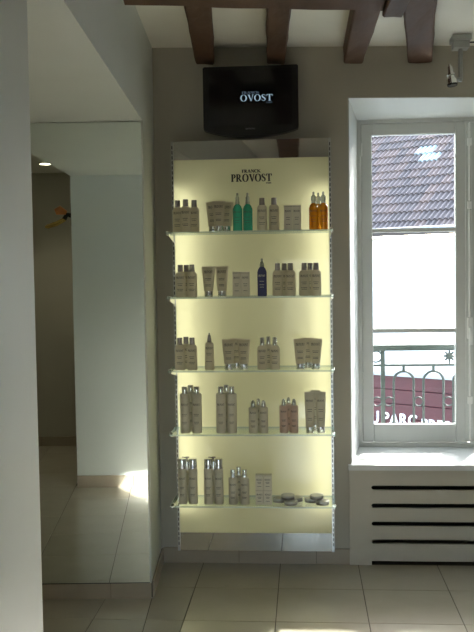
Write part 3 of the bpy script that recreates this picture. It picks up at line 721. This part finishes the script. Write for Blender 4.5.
ringm = MB().tube([(.026*math.cos(t), 0, .026*math.sin(t)) for t in [2*math.pi*k/20 for k in range(20)]], .0045, 6, True).mesh('ring', IRON, True)
archm = MB().tube([(r_ar, 0, -.185-z_arch)]+[(r_ar*math.cos(t), 0, -r_ar-.01+r_ar*math.sin(t)) for t in [math.pi*k/12 for k in range(13)]]+[(-r_ar, 0, -.185-z_arch)], .0075, 6).mesh('arch_bar', IRON, True)
starm = MB()
for k in range(8):
    t = math.pi*k/4; starm.tube([(0, 0, 0), (.036*math.cos(t), 0, .036*math.sin(t))], [.011, .004], 6)
starm = starm.mesh('rosette', IRON, True)
big = MB().tube([(.033*math.cos(t), 0, .033*math.sin(t)) for t in [2*math.pi*k/20 for k in range(20)]], .0055, 6, True).mesh('ring', IRON, True)
seg_bar('post', 0, -.2, z_top, .012); seg_bar('post', 2*x_r0+P_*5-0, -.2, z_top, .012) if False else None
for k in range(7):
    x = x_r0+P_*k; inst('ring', ringm, rl, (x, 0, z_ring)); inst('arch_bar', archm, rl, (x+P_/2, 0, z_arch)); 
    inst('finial', MB().box(-.008, .008, -.008, .008, -.01, z_mid-z_arch).mesh('finial', IRON), rl, (x+P_/2, 0, z_arch))
for k in range(2):
    x = -x_r0-P_*k; inst('ring', ringm, rl, (x, 0, z_ring)); inst('arch_bar', archm, rl, (x-P_/2, 0, z_arch))
for x_ in (449.5, 449.5+66): 
    xx = px_(x_); inst('rosette', starm, rl, (xx, 0, (z_top+z_mid)/2)); seg_bar('rosette_stem', xx, z_mid, z_top, .004)
for x_ in (376.5, 376.5+140): inst('ring', big, rl, (px_(x_), 0, (z_top+z_mid)/2))

# opposite building, turned a little towards the right
TH = math.radians(35); EV = Vector((math.cos(TH), -math.sin(TH), 0)); NV = Vector((math.sin(TH), math.cos(TH), 0)); F0 = Vector((2.35, 14.0, 0))
def fac(px, py): p = at_plane(px, py, F0, NV); return (p-F0).dot(EV), p.z
zeave = fac(412, 231)[1]; zsign = fac(412, 376)[1]; ZG = -5.0
bd = empty('opposite_building', (F0.x, F0.y, ZG)); bd.rotation_euler = (0, 0, -TH); tag(bd, 'opposite white house with tiled roof and maroon shop front', 'building')
FAC = mat('render_white', (.88, .87, .83), .7, var=.03, scale=1); MARO = mat('maroon_paint', (.068, .012, .014), .5, var=.12, scale=3); ZN = mat('zinc', (.35, .37, .38), .4, .4)
MB().box(-9, 11, 0, 9, 0, zeave-ZG-.12).build('wall', FAC, bd)
GLD = mat('dark_window', (.06, .07, .08), .1); 
# maroon boarded fascia under the white wall
zf = zsign-ZG; k = 0
while k < 9:
    z1 = zf-k*.30; MB().box(-8.5, 10.5, -.14+.006*(k % 2), 0, z1-.288, z1).bevel(.006, 1).build('fascia_board', MARO, bd); k += 1
MB().box(-8.5, 10.5, -.22, 0, zf, zf+.07).build('cornice', ZN, bd)
MB().box(-8.5, 10.5, -.06, 0, zf+.07, zf+.16).build('cornice_top', FAC, bd)
# roof
SL_ = math.radians(38); roof = MB().hexa([(-9.2, -.35, -.10), (11.2, -.35, -.10), (11.2, 4.6, 4.95*math.tan(SL_)-.10), (-9.2, 4.6, 4.95*math.tan(SL_)-.10)], [(-9.2, -.35, -.03), (11.2, -.35, -.03), (11.2, 4.6, 4.95*math.tan(SL_)-.03), (-9.2, 4.6, 4.95*math.tan(SL_)-.03)])
m, N, K, b = nt('roof_tile'); RT = m; oi = N.new('ShaderNodeObjectInfo'); gm = N.new('ShaderNodeNewGeometry'); ad = N.new('ShaderNodeMath'); ad.operation = 'ADD'
K.new(oi.outputs['Random'], ad.inputs[0]); K.new(gm.outputs['Random Per Island'], ad.inputs[1]); fr_ = N.new('ShaderNodeMath'); fr_.operation = 'FRACT'; K.new(ad.outputs[0], fr_.inputs[0])
rr = N.new('ShaderNodeValToRGB'); rr.color_ramp.elements[0].color = (.056, .045, .042, 1); rr.color_ramp.elements[1].color = (.122, .082, .066, 1); el = rr.color_ramp.elements.new(.55); el.color = (.077, .061, .057, 1)
K.new(fr_.outputs[0], rr.inputs[0]); K.new(rr.outputs[0], b.inputs['Base Color']); b.inputs['Roughness'].default_value = .6
ro = roof.build('roof', RT, bd); ro.location = (0, 0, zeave-ZG)
tw_, te = .235, .335
def tile_pts(mb, ox, oy, oz):
    # an interlocking tile with two flutes, lying on the slope; its lower edge stands proud
    c, s = math.cos(SL_), math.sin(SL_)
    prof = [(0, .012), (.02, .045), (.06, .052), (.085, .018), (.118, .008), (.14, .045), (.18, .052), (.205, .018), (.231, .012)]
    lo = []; hi = []; ub = []
    for x, h in prof:
        for lst, t, hh in ((lo, 0, h+.022), (hi, te+.03, h-.012)): lst.append(mb.bm.verts.new((ox+x, oy+t*c-hh*s, oz+t*s+hh*c)))
        ub.append(mb.bm.verts.new((ox+x, oy+.028*s*0-(-.02)*s, oz-.02*c)))
    for i in range(len(prof)-1):
        mb.bm.faces.new((lo[i], lo[i+1], hi[i+1], hi[i])); mb.bm.faces.new((ub[i], ub[i+1], lo[i+1], lo[i]))
mb = MB(); tile_pts(mb, 0, 0, 0); RTM = mb.mesh('roof_tile', RT)
GT = mat('glass_tile', (.24, .31, .33), .25, .0)
mb = MB(); tile_pts(mb, 0, 0, 0); RTG = mb.mesh('roof_tile', GT)
# which tiles show through the window
def roof_uv(px, py):
    n = (NV*-math.sin(SL_)+Vector((0, 0, math.cos(SL_)))); p0 = F0-NV*.35+Vector((0, 0, zeave-.03)); p = at_plane(px, py, p0, n)-p0
    return p.dot(EV), p.dot(NV)/math.cos(SL_)
cr_ = [roof_uv(x, y) for x in (368, 462) for y in (128, 232)]
ulo, uhi = min(c[0] for c in cr_), max(c[0] for c in cr_); vhi = max(c[1] for c in cr_)
gt = [roof_uv(x, y) for x, y in ((427, 148), (424, 157.5))]
gt_ids = {(math.floor((u-(-9.2))/tw_)+k, math.floor(v/te)) for u, v in gt for k in (0, 1)}
far = MB(); nrt = 0
for j in range(0, 18):
    for i in range(0, 86):
        u, v = -9.2+i*tw_, j*te
        lx_, ly_, lz_ = u, -.35+v*math.cos(SL_), v*math.sin(SL_)-.03
        if (ulo-.4 < u < uhi+.2 and v < vhi+.3 and nrt < 300) or (i, j) in gt_ids:
            o = inst('roof_tile', RTG if (i, j) in gt_ids else RTM, ro, (lx_, ly_, lz_)); nrt += 1
        else: tile_pts(far, lx_, ly_, lz_)
print('roof tiles', nrt, ulo, uhi, vhi, gt_ids)
o = far.build('roof_tiles_further_off', RT, ro); o['kind'] = 'stuff'
MB().tube([(-9.2, -.40, .02), (11.2, -.40, .02)], .05, 8).build('gutter', ZN, ro)
# shop lettering
SIGNW = mat('sign_white', (.85, .85, .83), .5)
def sign(txt, pa, pb, ph, bold):
    s0, z0 = fac(*pa); s1, _ = fac(*pb); hgt = fac(pa[0], ph)[1]-z0
    me = text_mesh(txt, 1, bold, .02, 1.12); me.materials.append(SIGNW); xs = [v.co.x for v in me.vertices]; ys = [v.co.y for v in me.vertices]
    w_ = max(xs)-min(xs); h_ = max(ys)-min(ys)
    for v in me.vertices: v.co.x = (v.co.x-min(xs))/w_*(s1-s0); v.co.y = (v.co.y-min(ys))/h_*hgt; v.co.z *= .7
    o = inst('sign_lettering', me, bd, (s0, -.155, z0-ZG)); o.rotation_euler = (math.pi/2, 0, 0)
sign('PARC', (387, 422.3), (420.5, 423.3), 410.8, .016)
sign('U', (374.5, 422), (382.5, 422.5), 409.3, .016)
sign('PRES', (425.5, 428), (453.5, 429), 417.5, .016)
stt = MB().box(-25, 30, YX+.2, 40, ZG-.2, ZG); struct('street', stt, mat('asphalt', (.20, .20, .20), .8, var=.1))
